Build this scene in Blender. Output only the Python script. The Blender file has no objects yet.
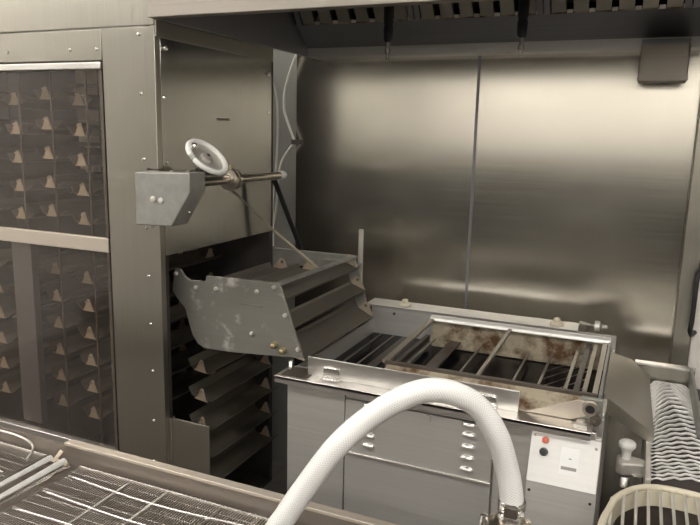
import bpy, math, random
from mathutils import Vector, Matrix
random.seed(7)
S = bpy.context.scene
COL = S.collection
V = Vector
PI = math.pi

# ------------------------------------------------------------------ materials
def new_mat(name):
    m = bpy.data.materials.new(name); m.use_nodes = True
    nt = m.node_tree
    for n in list(nt.nodes): nt.nodes.remove(n)
    out = nt.nodes.new('ShaderNodeOutputMaterial')
    b = nt.nodes.new('ShaderNodeBsdfPrincipled')
    nt.links.new(b.outputs[0], out.inputs[0])
    return m, nt, b, out

def noise_node(nt, scale, sx=1, sy=1, sz=1, detail=3.0, rough=.6):
    tc = nt.nodes.new('ShaderNodeTexCoord'); mp = nt.nodes.new('ShaderNodeMapping')
    mp.inputs['Scale'].default_value = (sx, sy, sz)
    nt.links.new(tc.outputs['Object'], mp.inputs[0])
    n = nt.nodes.new('ShaderNodeTexNoise')
    n.inputs['Scale'].default_value = scale; n.inputs['Detail'].default_value = detail
    n.inputs['Roughness'].default_value = rough
    nt.links.new(mp.outputs[0], n.inputs['Vector'])
    return n

def ramp(nt, src, stops):
    r = nt.nodes.new('ShaderNodeValToRGB')
    el = r.color_ramp.elements
    while len(el) < len(stops): el.new(.5)
    for e, (p, c) in zip(el, stops):
        e.position = p; e.color = (*c, 1)
    nt.links.new(src, r.inputs[0])
    return r

def steel(name, col, rough=.3, brush='x', var=.12, metal=1.0, dirt=None, dirt_amt=(.5, .75), dscale=6, bump=.008, grain=.07, aniso=None):
    """brushed steel: grain stretched along one axis in the roughness, tone and bump, optional stains"""
    m, nt, b, _ = new_mat(name)
    s = {'x': (1.2, 160, 160), 'y': (160, 1.2, 160), 'z': (160, 160, 1.2), 'n': (30, 30, 30)}[brush]
    g = noise_node(nt, 1.0, *s)
    big = noise_node(nt, 2.2, detail=4)
    mr = nt.nodes.new('ShaderNodeMapRange')
    mr.inputs[3].default_value = rough - grain; mr.inputs[4].default_value = rough + grain
    nt.links.new(g.outputs[0], mr.inputs[0])
    ad = nt.nodes.new('ShaderNodeMath'); ad.operation = 'MULTIPLY_ADD'
    ad.inputs[1].default_value = .12
    nt.links.new(big.outputs[0], ad.inputs[0]); nt.links.new(mr.outputs[0], ad.inputs[2])
    nt.links.new(ad.outputs[0], b.inputs['Roughness'])
    lo = tuple(c * (1 - var) for c in col); hi = tuple(min(1, c * (1 + var)) for c in col)
    r = ramp(nt, g.outputs[0], [(.3, lo), (.7, hi)])
    colout = r.outputs[0]
    b.inputs['Metallic'].default_value = metal
    if aniso:
        b.inputs['Anisotropic'].default_value = aniso[0]; b.inputs['Anisotropic Rotation'].default_value = aniso[1]
        tg = nt.nodes.new('ShaderNodeTangent'); tg.direction_type = 'RADIAL'; tg.axis = 'Z'
        nt.links.new(tg.outputs[0], b.inputs['Tangent'])
    if dirt:
        d = noise_node(nt, dscale, detail=6, rough=.65)
        f = ramp(nt, d.outputs[0], [(dirt_amt[0], (0, 0, 0)), (dirt_amt[1], (1, 1, 1))])
        mx = nt.nodes.new('ShaderNodeMix'); mx.data_type = 'RGBA'
        nt.links.new(f.outputs[0], mx.inputs[0]); nt.links.new(colout, mx.inputs[6])
        mx.inputs[7].default_value = (*dirt, 1)
        colout = mx.outputs[2]
        mm = nt.nodes.new('ShaderNodeMapRange'); mm.inputs[3].default_value = metal; mm.inputs[4].default_value = metal * .35
        nt.links.new(f.outputs[0], mm.inputs[0]); nt.links.new(mm.outputs[0], b.inputs['Metallic'])
    nt.links.new(colout, b.inputs['Base Color'])
    if bump:
        bp = nt.nodes.new('ShaderNodeBump'); bp.inputs['Strength'].default_value = bump; bp.inputs['Distance'].default_value = .002
        nt.links.new(g.outputs[0], bp.inputs['Height']); nt.links.new(bp.outputs[0], b.inputs['Normal'])
    return m

def plain(name, col, rough=.5, metal=0.0, var=.1, scale=12, bump=0.0, spec=None):
    m, nt, b, _ = new_mat(name)
    n = noise_node(nt, scale, detail=4)
    lo = tuple(c * (1 - var) for c in col); hi = tuple(min(1, c * (1 + var)) for c in col)
    r = ramp(nt, n.outputs[0], [(.3, lo), (.7, hi)])
    nt.links.new(r.outputs[0], b.inputs['Base Color'])
    b.inputs['Roughness'].default_value = rough; b.inputs['Metallic'].default_value = metal
    if spec is not None: b.inputs['Specular IOR Level'].default_value = spec
    if bump:
        bp = nt.nodes.new('ShaderNodeBump'); bp.inputs['Strength'].default_value = bump; bp.inputs['Distance'].default_value = .003
        nt.links.new(n.outputs[0], bp.inputs['Height']); nt.links.new(bp.outputs[0], b.inputs['Normal'])
    return m

def glass_mat():
    m, nt, b, out = new_mat('door_glass')
    nt.nodes.remove(b)
    tr = nt.nodes.new('ShaderNodeBsdfTransparent'); tr.inputs[0].default_value = (.90, .87, .84, 1)
    gl = nt.nodes.new('ShaderNodeBsdfGlossy'); gl.inputs['Roughness'].default_value = .06
    df = nt.nodes.new('ShaderNodeBsdfDiffuse'); df.inputs[0].default_value = (.35, .30, .28, 1)
    lw = nt.nodes.new('ShaderNodeLayerWeight'); lw.inputs[0].default_value = .5
    pw = nt.nodes.new('ShaderNodeMath'); pw.operation = 'POWER'; pw.inputs[1].default_value = 4.0
    nt.links.new(lw.outputs['Facing'], pw.inputs[0])
    fr = nt.nodes.new('ShaderNodeMath'); fr.operation = 'MULTIPLY_ADD'; fr.inputs[1].default_value = .85; fr.inputs[2].default_value = .04
    nt.links.new(pw.outputs[0], fr.inputs[0])
    m1 = nt.nodes.new('ShaderNodeMixShader'); m2 = nt.nodes.new('ShaderNodeMixShader')
    haze = noise_node(nt, 3.0, 1, 1, .6, detail=5)  # uneven brownish haze mixed into the glass
    mr = nt.nodes.new('ShaderNodeMapRange'); mr.inputs[3].default_value = .01; mr.inputs[4].default_value = .09
    nt.links.new(haze.outputs[0], mr.inputs[0]); nt.links.new(mr.outputs[0], m1.inputs[0])
    nt.links.new(tr.outputs[0], m1.inputs[1]); nt.links.new(df.outputs[0], m1.inputs[2])
    nt.links.new(fr.outputs[0], m2.inputs[0]); nt.links.new(m1.outputs[0], m2.inputs[1]); nt.links.new(gl.outputs[0], m2.inputs[2])
    nt.links.new(m2.outputs[0], out.inputs[0])
    return m

def emit(name, col, s):
    m, nt, b, out = new_mat(name); nt.nodes.remove(b)
    e = nt.nodes.new('ShaderNodeEmission'); e.inputs[0].default_value = (*col, 1); e.inputs[1].default_value = s
    nt.links.new(e.outputs[0], out.inputs[0]); return m

def tile_mat(name, c1, c2, grout, sx, sy, rough=.4):
    m, nt, b, _ = new_mat(name)
    tc = nt.nodes.new('ShaderNodeTexCoord')
    br = nt.nodes.new('ShaderNodeTexBrick'); br.offset = 0
    br.inputs['Scale'].default_value = 1; br.inputs['Brick Width'].default_value = sx; br.inputs['Row Height'].default_value = sy
    br.inputs['Mortar Size'].default_value = .006
    br.inputs['Color1'].default_value = (*c1, 1); br.inputs['Color2'].default_value = (*c2, 1); br.inputs['Mortar'].default_value = (*grout, 1)
    nt.links.new(tc.outputs['Object'], br.inputs['Vector']); nt.links.new(br.outputs[0], b.inputs['Base Color'])
    b.inputs['Roughness'].default_value = rough
    return m

def hose_mat():
    """white hose wall with the helical braid of reinforcing yarn showing through (UV: u round, v along)"""
    m, nt, b, _ = new_mat('braided_hose_wall')
    uv = nt.nodes.new('ShaderNodeUVMap'); sp = nt.nodes.new('ShaderNodeSeparateXYZ')
    nt.links.new(uv.outputs[0], sp.inputs[0])
    def wave(sgn):
        a = nt.nodes.new('ShaderNodeMath'); a.operation = 'MULTIPLY'; a.inputs[1].default_value = sgn * 18 * 2 * PI
        nt.links.new(sp.outputs[0], a.inputs[0])
        c = nt.nodes.new('ShaderNodeMath'); c.operation = 'MULTIPLY_ADD'; c.inputs[1].default_value = 2 * PI / .0048
        nt.links.new(sp.outputs[1], c.inputs[0]); nt.links.new(a.outputs[0], c.inputs[2])
        s = nt.nodes.new('ShaderNodeMath'); s.operation = 'SINE'; nt.links.new(c.outputs[0], s.inputs[0]); return s
    mx = nt.nodes.new('ShaderNodeMath'); mx.operation = 'MAXIMUM'
    nt.links.new(wave(1).outputs[0], mx.inputs[0]); nt.links.new(wave(-1).outputs[0], mx.inputs[1])
    r = ramp(nt, mx.outputs[0], [(.2, (.74, .73, .72)), (.85, (.90, .895, .88))])
    nt.links.new(r.outputs[0], b.inputs['Base Color'])
    b.inputs['Roughness'].default_value = .32
    b.inputs['Subsurface Weight'].default_value = .0
    return m

M = dict(
    wall_steel=steel('wall_cladding_steel', (.80, .765, .69), .16, 'x', .03, bump=0, grain=.04, aniso=(.75, 0)),
    cab_steel=steel('cabinet_steel', (.42, .40, .35), .28, 'z', .04),
    end_steel=steel('end_panel_steel', (.46, .455, .43), .09, 'z', .03, bump=0, grain=.03),
    hood_steel=steel('hood_steel', (.36, .325, .29), .34, 'x', .06),
    hood_dark=steel('hood_inner_steel', (.34, .34, .36), .42, 'x', .08),
    fry_steel=steel('fryer_steel', (.63, .615, .59), .38, 'x', .06, metal=.7),
    bright=steel('bright_steel', (.80, .78, .75), .28, 'x', .05),
    panel=steel('control_panel_steel', (.72, .705, .69), .42, 'x', .03, metal=.6),
    alu=steel('cast_aluminium', (.38, .375, .35), .5, 'n', .1, metal=.8, dirt=(.17, .16, .14), dirt_amt=(.62, .9)),
    plate=steel('chute_plate_aluminium', (.29, .28, .255), .48, 'x', .06, metal=.75, dirt=(.55, .52, .48), dirt_amt=(.56, .70), dscale=14),
    tray=steel('tray_steel', (.18, .165, .14), .5, 'y', .12, metal=.6, dirt=(.16, .12, .08), dirt_amt=(.45, .8), dscale=8),
    bracket=steel('tray_bracket', (.50, .42, .32), .5, 'n', .1, metal=.2, dirt=(.38, .22, .14), dirt_amt=(.5, .8), dscale=30),
    rust=steel('stained_steel', (.55, .48, .36), .45, 'x', .06, metal=.5, dirt=(.11, .055, .022), dirt_amt=(.44, .62), dscale=11),
    grease=steel('greasy_dark_steel', (.13, .112, .095), .42, 'x', .1, metal=.5, dirt=(.06, .04, .03), dirt_amt=(.4, .7)),
    rod=steel('rod_steel', (.40, .36, .31), .38, 'y', .05, metal=.9),
    shaft=steel('shaft_steel', (.58, .52, .46), .25, 'n', .05),
    brass=steel('brass', (.55, .46, .28), .35, 'n', .08),
    tan_rod=plain('tan_rod', (.42, .36, .28), .5, .3),
    chrome=steel('chrome', (.78, .76, .73), .18, 'n', .03),
    wire=steel('mesh_wire', (.78, .75, .72), .3, 'n', .04),
    pan=steel('table_pan_steel', (.33, .29, .26), .42, 'x', .08, metal=.85),
    rim=steel('rim_steel', (.62, .55, .47), .4, 'x', .05, metal=.6),
    belt=steel('belt_wire', (.92, .90, .88), .35, 'n', .04, metal=.3),
    beltdark=plain('belt_underside', (.05, .038, .035), .5, .3),
    white=plain('white_plastic', (.86, .85, .82), .4, 0, .03),
    cream=plain('cream_plastic', (.66, .60, .47), .45, 0, .05),
    pale=steel('pale_cast_metal', (.66, .63, .58), .4, 'n', .05, metal=.6),
    black=plain('black_rubber', (.018, .018, .02), .45, 0, .2),
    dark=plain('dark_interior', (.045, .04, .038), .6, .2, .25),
    oil=plain('frying_oil', (.010, .009, .010), .15, 0, .2, spec=.04),
    red=plain('red_button', (.65, .14, .08), .4, 0, .05),
    sticker=plain('white_sticker', (.88, .88, .88), .5, 0, .02),
    print=plain('grey_print', (.30, .28, .27), .6, 0, .1),
    etched=plain('etched_mark', (.20, .19, .17), .6, .2, .1),
    cable=plain('white_cable', (.84, .82, .76), .5, 0, .05),
    wallpaint=plain('painted_wall', (.72, .70, .665), .6, 0, .03, 3),
    ceilpaint=plain('ceiling_board', (.62, .60, .56), .8, 0, .03, 3),
    dark_board=plain('unseen_dark_board', (.045, .044, .042), .5, 0, .12, 3),
    greyboard=plain('grey_wall_board', (.27, .265, .24), .4, 0, .05, 3),
    strip=plain('polished_strip', (.93, .91, .87), .34, .45, .02),
    floor=tile_mat('quarry_tile', (.11, .095, .085), (.095, .082, .075), (.07, .065, .06), .15, .15),
    glass=glass_mat(), hose=hose_mat(),
    doorwhite=plain('door_paint', (.80, .76, .72), .45, 0, .03, 3),
)

# ------------------------------------------------------------------ mesh builder
LOC = {}
def frame_of(d, up=V((0, 0, 1))):
    d = d.normalized()
    if abs(d.dot(up)) > .98: up = V((0, 1, 0))
    a = d.cross(up).normalized(); b = a.cross(d).normalized()
    return d, a, b

class MB:
    def __init__(s): s.v = []; s.f = []; s.uv = None
    def add(s, vs, fs):
        o = len(s.v); s.v += [tuple(p) for p in vs]; s.f += [tuple(i + o for i in f) for f in fs]; return s
    def box(s, x0, x1, y0, y1, z0, z1):
        vs = [(x, y, z) for z in (z0, z1) for y in (y0, y1) for x in (x0, x1)]
        return s.add(vs, [(0, 2, 3, 1), (4, 5, 7, 6), (0, 1, 5, 4), (2, 6, 7, 3), (0, 4, 6, 2), (1, 3, 7, 5)])
    def bar(s, p, q, w, h, up=(0, 0, 1)):
        p, q = V(p), V(q); d, a, b = frame_of(q - p, V(up))
        vs = [e + a * (i * w / 2) + b * (j * h / 2) for e in (p, q) for (i, j) in ((-1, -1), (1, -1), (1, 1), (-1, 1))]
        return s.add(vs, [(0, 3, 2, 1), (4, 5, 6, 7), (0, 1, 5, 4), (1, 2, 6, 5), (2, 3, 7, 6), (3, 0, 4, 7)])
    def tube(s, pts, r, n=10, closed=False, caps=True):
        pts = [V(p) for p in pts]; k = len(pts)
        rs = r if isinstance(r, (list, tuple)) else [r] * k
        up = None; vs = []; fs = []
        for i in range(k):
            if closed: t = pts[(i + 1) % k] - pts[i - 1]
            else: t = pts[min(i + 1, k - 1)] - pts[max(i - 1, 0)]
            t.normalize()
            if up is None: _, a, b = frame_of(t)
            else:
                a = (up - t * up.dot(t)).normalized(); b = t.cross(a)
            up = a
            for j in range(n):
                th = 2 * PI * j / n
                vs.append(pts[i] + (a * math.cos(th) + b * math.sin(th)) * rs[i])
        for i in range(k if closed else k - 1):
            i2 = (i + 1) % k
            for j in range(n):
                fs.append((i * n + j, i * n + (j + 1) % n, i2 * n + (j + 1) % n, i2 * n + j))
        if caps and not closed:
            fs.append(tuple(range(n - 1, -1, -1))); fs.append(tuple((k - 1) * n + j for j in range(n)))
        return s.add(vs, fs)
    def lathe(s, base, axis, prof, n=24):
        """prof: (radius, height along the axis) from bottom to top; ends closed"""
        base = V(base); d, a, b = frame_of(V(axis)); vs = []; fs = []
        for r, h in prof:
            for j in range(n):
                th = 2 * PI * j / n
                vs.append(base + d * h + (a * math.cos(th) + b * math.sin(th)) * r)
        for i in range(len(prof) - 1):
            for j in range(n):
                fs.append((i * n + j, i * n + (j + 1) % n, (i + 1) * n + (j + 1) % n, (i + 1) * n + j))
        fs.append(tuple(range(n - 1, -1, -1))); fs.append(tuple((len(prof) - 1) * n + j for j in range(n)))
        return s.add(vs, fs)
    def ring(s, c, axis, R, r, n=36, m=8):
        d, a, b = frame_of(V(axis)); c = V(c)
        return s.tube([c + (a * math.cos(2 * PI * i / n) + b * math.sin(2 * PI * i / n)) * R for i in range(n)], r, m, True)
    def prism(s, poly, ext):
        ext = V(ext); p = [V(q) for q in poly]; n = len(p)
        vs = p + [q + ext for q in p]
        return s.add(vs, [tuple(range(n - 1, -1, -1)), tuple(range(n, 2 * n))] + [(i, (i + 1) % n, n + (i + 1) % n, n + i) for i in range(n)])
    def strip(s, prof, y0, y1, t):
        """an open profile in (x, z) given thickness t and swept along y"""
        pr = [V((x, 0, z)) for x, z in prof]; n = len(pr); off = []
        for i in range(n):
            d = (pr[min(i + 1, n - 1)] - pr[max(i - 1, 0)]).normalized()
            off.append(pr[i] + V((-d.z, 0, d.x)) * t)
        loop = pr + off[::-1]
        return s.prism([(q.x, y0, q.z) for q in loop], (0, y1 - y0, 0))
    def build(s, name, mat, parent=None, loc=None, bevel=0.0, smooth=35, seg=2):
        L = V(loc) if loc is not None else (LOC[parent.name] if parent else V((0, 0, 0)))
        me = bpy.data.meshes.new(name)
        me.from_pydata([tuple(V(p) - L) for p in s.v], [], s.f); me.update()
        import bmesh
        bm = bmesh.new(); bm.from_mesh(me); bmesh.ops.recalc_face_normals(bm, faces=bm.faces); bm.to_mesh(me); bm.free()
        if smooth:
            for p in me.polygons: p.use_smooth = True
            me.set_sharp_from_angle(angle=math.radians(smooth))
        me.materials.append(mat)
        o = bpy.data.objects.new(name, me); COL.objects.link(o)
        if parent: o.parent = parent
        else: o.location = L
        LOC[o.name] = L
        if bevel:
            b = o.modifiers.new('edge', 'BEVEL'); b.width = bevel; b.segments = seg; b.limit_method = 'ANGLE'; b.angle_limit = math.radians(40)
        return o

def tag(o, label=None, cat=None, group=None, kind=None):
    if label: o['label'] = label
    if cat: o['category'] = cat
    if group: o['group'] = group
    if kind: o['kind'] = kind
    return o
def thing(name, label, cat, loc, group=None):
    o = bpy.data.objects.new(name, None); COL.objects.link(o); o.location = loc; o.empty_display_size = .05
    LOC[o.name] = V(loc)
    return tag(o, label, cat, group)
def structure(name, mb, mat, **k):
    return tag(mb.build(name, mat, **k), kind='structure')
def copy_tree(o, parent=None):
    c = o.copy(); COL.objects.link(c)
    if parent: c.parent = parent
    for ch in o.children: copy_tree(ch, c)
    return c
def bolt(p, axis, r, parent, mat, h=.005):
    return MB().lathe(p, axis, [(r, 0), (r, h * .5), (r * .7, h * .9), (r * .3, h)], 10).build('bolt', mat, parent)

# ------------------------------------------------------------------ the room
XL, XR, YB, YF, ZC = -4.2, 2.6, 2.74, -3.2, 2.9
structure('floor', MB().box(XL, XR, YF, YB, -.05, 0), M['floor'])
structure('ceiling', MB().box(XL, XR, YF, YB, ZC, ZC + .05), M['ceilpaint'])
structure('wall_back', MB().box(XL, XR, YB, YB + .1, 0, ZC), M['wallpaint'])
structure('wall_front', MB().box(XL, XR, YF - .1, YF, 0, ZC), M['wallpaint'])
structure('wall_left', MB().box(XL - .1, XL, YF, YB, 0, ZC), M['wallpaint'])
structure('wall_right', MB().box(XR, XR + .1, YF, YB, 0, ZC), M['wallpaint'])
structure('trim_1', MB().box(XL, XR, YF, YF + .03, 0, 1.42), M['dark_board'])  # unseen dark board, put in so the steel back wall reflects dark
# stainless sheets on the back wall with a cover strip at the seam
structure('trim_2', MB().box(-1.455, -.642, YB - .006, YB, 0, 2.2), M['wall_steel'])
structure('trim_3', MB().box(-.636, .153, YB - .006, YB, 0, 2.2), M['wall_steel'])
structure('trim_4', MB().box(-.6445, -.6335, YB - .010, YB - .006, 0, 1.99), M['hood_dark'])
structure('trim_6', MB().box(-2.4, -1.457, YB - .004, YB, 0, 2.2), M['greyboard'])
# steel jamb, white door
structure('trim_5', MB().box(.155, .213, YB - .05, YB, 0, 2.12), M['cab_steel'], bevel=.003)
structure('door_1', MB().box(.216, 1.1, YB - .035, YB - .001, .02, 2.08), M['doorwhite'], bevel=.003)
dh = bpy.data.objects['door_1']
hm = MB().tube([(.226, YB - .03, 1.185), (.220, YB - .075, 1.185), (.209, YB - .10, 1.165), (.207, YB - .105, 1.13), (.207, YB - .105, .99), (.205, YB - .10, .955), (.212, YB - .075, .935), (.226, YB - .03, .935)], .0085, 12)
hm.build('door_handle', M['black'], dh, smooth=60)

# ceiling lamps: recessed troffers, the room's light
def troffer(x, y, label, lx=1.2, ly=.3, s=15):
    t = thing('ceiling_light', label, 'ceiling light', (x, y, ZC), 'ceiling troffers')
    f = MB()
    for (a, b, c, d) in ((-lx/2-.03, lx/2+.03, -ly/2-.03, -ly/2), (-lx/2-.03, lx/2+.03, ly/2, ly/2+.03), (-lx/2-.03, -lx/2, -ly/2, ly/2), (lx/2, lx/2+.03, -ly/2, ly/2)):
        f.box(x + a, x + b, y + c, y + d, ZC - .02, ZC - .001)
    f.build('frame', M['white'], t)
    MB().box(x - lx/2, x + lx/2, y - ly/2, y + ly/2, ZC - .014, ZC - .002).build('diffuser', emit('lamp_diffuser', (1, .965, .90), s), t)
troffer(-2.2, .35, 'recessed fluorescent ceiling light above the glazing table')
troffer(.4, .35, 'recessed fluorescent ceiling light above the round basket')
troffer(-1.4, -2.5, 'recessed fluorescent ceiling light behind the camera, toward the cabinet side', s=18)
troffer(.7, -2.5, 'recessed fluorescent ceiling light behind the camera, toward the door side', s=20)
troffer(-3.5, .35, 'recessed fluorescent ceiling light near the left wall')

troffer(-2.1, 2.35, 'recessed fluorescent ceiling light above the proofer cabinet, near the back wall', s=9)

# ------------------------------------------------------------------ proofer cabinet
PX, PY, PB = -1.39, 1.70, 2.40          # right end, front, back
PLX = -2.85
pf = thing('proofer_cabinet', 'tall stainless steel proofer cabinet with glass door full of hanging trays', 'cabinet', (-2.1, 2.05, 0))
# front corner strip, with the opening's return
fs = MB().box(-1.595, PX, PY, PY + .025, .12, 1.926).build('front_panel', M['cab_steel'], pf, bevel=.002)
for x, z in ((-1.447, 1.905), (-1.447, 1.729), (-1.444, 1.53), (-1.441, 1.312), (-1.439, 1.156), (-1.437, .995), (-1.435, .833), (-1.438, .656), (-1.443, .509)):
    bolt((x, PY, z), (0, -1, 0), .0055, fs, M['chrome'])
fa = MB().box(PLX, PX, PY, PY + .025, 1.930, 2.16).build('fascia', M['cab_steel'], pf, bevel=.002)
hd = MB().box(PLX, -1.597, PY, PY + .025, 1.832, 1.926).build('header_panel', M['cab_steel'], pf, bevel=.002)
for x in (-2.28, -2.004, -1.727, -1.615): bolt((x, PY, 1.866), (0, -1, 0), .006, hd, M['chrome'])
MB().box(PLX, -1.6, PY, PY + .025, .12, .475).build('lower_panel', M['cab_steel'], pf, bevel=.002)
# end panel (above the outlet) with a folded cap strip and its screws
ep = MB().box(PX - .02, PX, PY + .026, PB, 1.222, 1.90).build('end_panel', M['end_steel'], pf, bevel=.001)
MB().box(PX - .022, PX + .006, PY + .003, PB + .004, 1.897, 1.945).build('cap_strip', M['cab_steel'], pf, bevel=.002)
for y, z in ((PY + .045, 1.868), (PB - .03, 1.846)): bolt((PX, y, z), (1, 0, 0), .009, ep, M['chrome'], .012)
for y, z in ((PY + .04, 1.72), (PY + .045, 1.52), (PB - .025, 1.70)): bolt((PX, y, z), (1, 0, 0), .005, ep, M['chrome'])
MB().box(PX, PX + .0006, 2.02, 2.10, 1.660, 1.668).build('etched_mark', M['etched'], ep, smooth=0)
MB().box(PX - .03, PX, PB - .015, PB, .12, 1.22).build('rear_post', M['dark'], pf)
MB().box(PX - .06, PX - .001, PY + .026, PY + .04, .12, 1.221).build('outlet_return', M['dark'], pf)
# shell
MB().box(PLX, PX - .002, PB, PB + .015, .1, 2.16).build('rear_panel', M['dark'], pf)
MB().box(PLX - .015, PLX, PY, PB + .015, .1, 2.16).build('side_panel', M['cab_steel'], pf)
MB().box(PLX, PX - .002, PY + .025, PB, 2.14, 2.16).build('top_panel', M['cab_steel'], pf)
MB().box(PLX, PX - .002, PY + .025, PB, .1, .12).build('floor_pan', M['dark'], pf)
MB().box(PLX, PX - .021, PY + .026, PB, 1.93, 1.945).build('inner_ceiling', M['hood_dark'], pf)
for x in (PLX + .05, -1.45):
    for y in (PY + .06, PB - .06): MB().tube([(x, y, 0), (x, y, .1)], .02, 12).build('foot', M['chrome'], pf)
# cream panel stands in for light behind the trays, upright strip for a reflection
MB().box(-2.40, -2.06, PB - .012, PB - .001, 1.42, 1.88).build('back_glow_panel', M['cream'], pf)
lt = MB().tube([(PLX + .1, PY + .10, 1.90), (PX - .12, PY + .10, 1.90)], .012, 12).build('added_inner_lamp', emit('added_lamp_tube', (1, .93, .82), 1.3), pf, smooth=60)  # unseen lamp, added to make the trays show through the glass
MB().box(-2.09, -1.995, PY + .032, PY + .060, .52, 1.215).build('reflection_strip', M['hood_dark'], pf)
# small guard plate at the outlet foot
gp = MB().box(-1.381, -1.231, 1.722, 1.728, .30, .669).build('outlet_guard', M['cab_steel'], pf, bevel=.001)
for z in (.655, .50): bolt((-1.386, 1.722, z), (0, -1, 0), .006, gp, M['chrome'])
MB().box(-1.390, -1.378, 1.715, 1.735, .28, .672).build('guard_hinge', M['chrome'], gp)
# door
dr = MB()
dr.box(PLX + .03, -1.600, PY - .006, PY + .02, 1.806, 1.827)
dr.build('door', M['bright'], pf, bevel=.002)
door = bpy.data.objects['door']
MB().box(PLX + .03, -1.600, PY - .004, PY + .018, 1.217, 1.265).build('middle_rail', M['rim'], door, bevel=.002)
MB().box(PLX + .03, -1.600, PY - .008, PY + .018, .480, .513).build('bottom_rail', M['bright'], door, bevel=.002)
MB().box(-1.612, -1.600, PY, PY + .018, .513, 1.806).build('side_stile', M['grease'], door)
MB().box(PLX + .03, -1.612, PY + .006, PY + .010, 1.265, 1.806).build('upper_pane', M['glass'], door, smooth=0)
MB().box(PLX + .03, -1.612, PY + .006, PY + .010, .513, 1.217).build('lower_pane', M['glass'], door, smooth=0)
# chain rails inside
for x in (-2.07, -1.915, -1.755):
    MB().box(x - .003, x + .003, PY + .085, PY + .09, .45, 1.93).build('chain_rail', M['grease'], pf)
cg = MB()
for i in range(5): cg.box(-2.41, -2.05, PB - .05, PB - .04, 1.46 + i * .085, 1.475 + i * .085)
cg.box(-2.24, -2.225, PB - .05, PB - .04, 1.40, 1.88)
cg.build('rear_grating', M['grease'], pf)

# ------------------------------------------------------------------ proofing trays
TY0, TY1 = 1.835, 2.375
def make_tray(name='proofing_tray', length=TY1 - TY0):
    r = thing(name, 'tray', 'tray', (0, 0, 0))
    yc = length / 2
    MB().strip([(-.062, .030), (-.045, .004), (-.02, -.004), (.02, -.004), (.045, .004), (.066, .022)], -yc, yc, .0025).build('tray_pocket', M['tray'], r, smooth=20)
    for sgn in (-1, 1):
        y = sgn * (yc + .002)
        MB().prism([(-.030, y, -.003), (.030, y, -.003), (.022, y, .004), (.006, y, .042), (-.004, y, .042), (-.020, y, .004)], (0, .003 * sgn, 0)).build('end_bracket', M['bracket'], r)
        MB().tube([(.001, y + sgn * .001, .034), (.001, y + sgn * .014, .034)], .004, 8).build('pivot_pin', M['shaft'], r)
    return r
proto = make_tray()
short = make_tray(length=.45)
used = set()
def place_tray(loc, label, group, rot=0, src=None):
    src = src or proto
    if src.name not in used: o = src; used.add(src.name)
    else: o = copy_tree(src)
    o.location = loc; o.rotation_euler = (0, rot, 0)
    o['label'] = label; o['group'] = group
    return o
ordn = ['top', 'second', 'third', 'fourth', 'fifth', 'sixth', 'seventh', 'eighth']
colname = ['column nearest the right door frame', 'second column from the right door frame', 'third column from the right door frame',
           'fourth column from the right door frame', 'fifth column from the right door frame', 'sixth column from the right door frame']
YC = (TY0 + TY1) / 2
for ci, cx in enumerate((-1.68, -1.835, -1.99, -2.145, -2.30, -2.455)):
    up = [1.722, 1.617, 1.512, 1.407, 1.302]
    lo = [1.085, .98, .875, .77, .665, .56]
    off = -.02 * (ci % 2)
    for k, z in enumerate(up):
        place_tray((cx, YC, z + off), 'hanging proofing tray behind upper door pane, %s row, %s' % (ordn[k], colname[ci].replace(' door frame', ' frame')), 'trays hanging in the proofer')
    for k, z in enumerate(lo):
        place_tray((cx, YC, z + off), 'hanging proofing tray behind lower door pane, %s row, %s' % (ordn[k], colname[ci].replace(' door frame', ' frame')), 'trays hanging in the proofer')
# trays in the open outlet under the chute
for k, z in enumerate((.765, .655, .545, .435, .325)):
    place_tray((-1.41, 2.155, z), 'dark proofing tray in the open outlet below the chute, %s of the stack' % ['topmost', 'second', 'third', 'fourth', 'lowest'][k], 'trays in the outlet below the chute', .12, short)

# ------------------------------------------------------------------ discharge chute
ch = thing('discharge_chute', 'grey metal chute with curved side plate unloading trays into the fryer', 'chute', (-1.15, 2.1, .88))
plate_poly = [(-1.412, 1.168), (-1.388, 1.167), (-1.372, 1.145), (-1.350, 1.134), (-1.289, 1.136), (-1.286, 1.155), (-1.012, 1.162), (-.925, .929), (-1.00, .921), (-1.20, .907), (-1.297, .905), (-1.325, .918), (-1.345, .944), (-1.360, .99), (-1.374, 1.035), (-1.405, 1.065), (-1.424, 1.089)]
front = MB().prism([(x, 1.797, z) for x, z in plate_poly], (0, .008, 0)).build('side_plate', M['plate'], ch, bevel=.0015)
for x, z in ((-1.405, 1.150), (-1.326, 1.111), (-1.247, 1.116), (-1.092, 1.124), (-.990, 1.059), (-1.111, .983), (-.943, .955), (-1.030, 1.145)):
    bolt((x, 1.797, z), (0, -1, 0), .0075, front, M['pale'], .009)
for x, z in ((-1.026, .958), (-.995, .944)):
    bolt((x, 1.797, z), (0, -1, 0), .011, front, M['brass'], .022)
MB().box(-1.16, -1.07, 1.7964, 1.797, 1.073, 1.079).build('etched_mark', M['etched'], front, smooth=0)
rear_poly = [(-1.39, 1.150), (-1.024, 1.150), (-.944, .902), (-.985, .90), (-1.05, 1.08), (-1.39, 1.09)]
rear = MB().prism([(x, 2.418, z) for x, z in rear_poly], (0, .008, 0)).build('side_plate', M['alu'], ch, bevel=.0015)
for x, z in ((-1.02, 1.10), (-.995, 1.03), (-.97, .955)): bolt((x, 2.418, z), (0, -1, 0), .009, rear, M['grease'], .006)
MB().bar((-1.015, 1.800, 1.158), (-1.022, 2.424, 1.146), .024, .007).build('cross_bar', M['alu'], ch, bevel=.001)
MB().bar((-1.38, 2.424, 1.146), (-1.02, 2.424, 1.146), .022, .007).build('top_bar', M['alu'], ch, bevel=.001)
MB().bar((-1.13, 2.35, 1.135), (-1.03, 2.35, 1.140), .03, .006).build('catch_plate', M['alu'], ch, bevel=.001)
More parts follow.
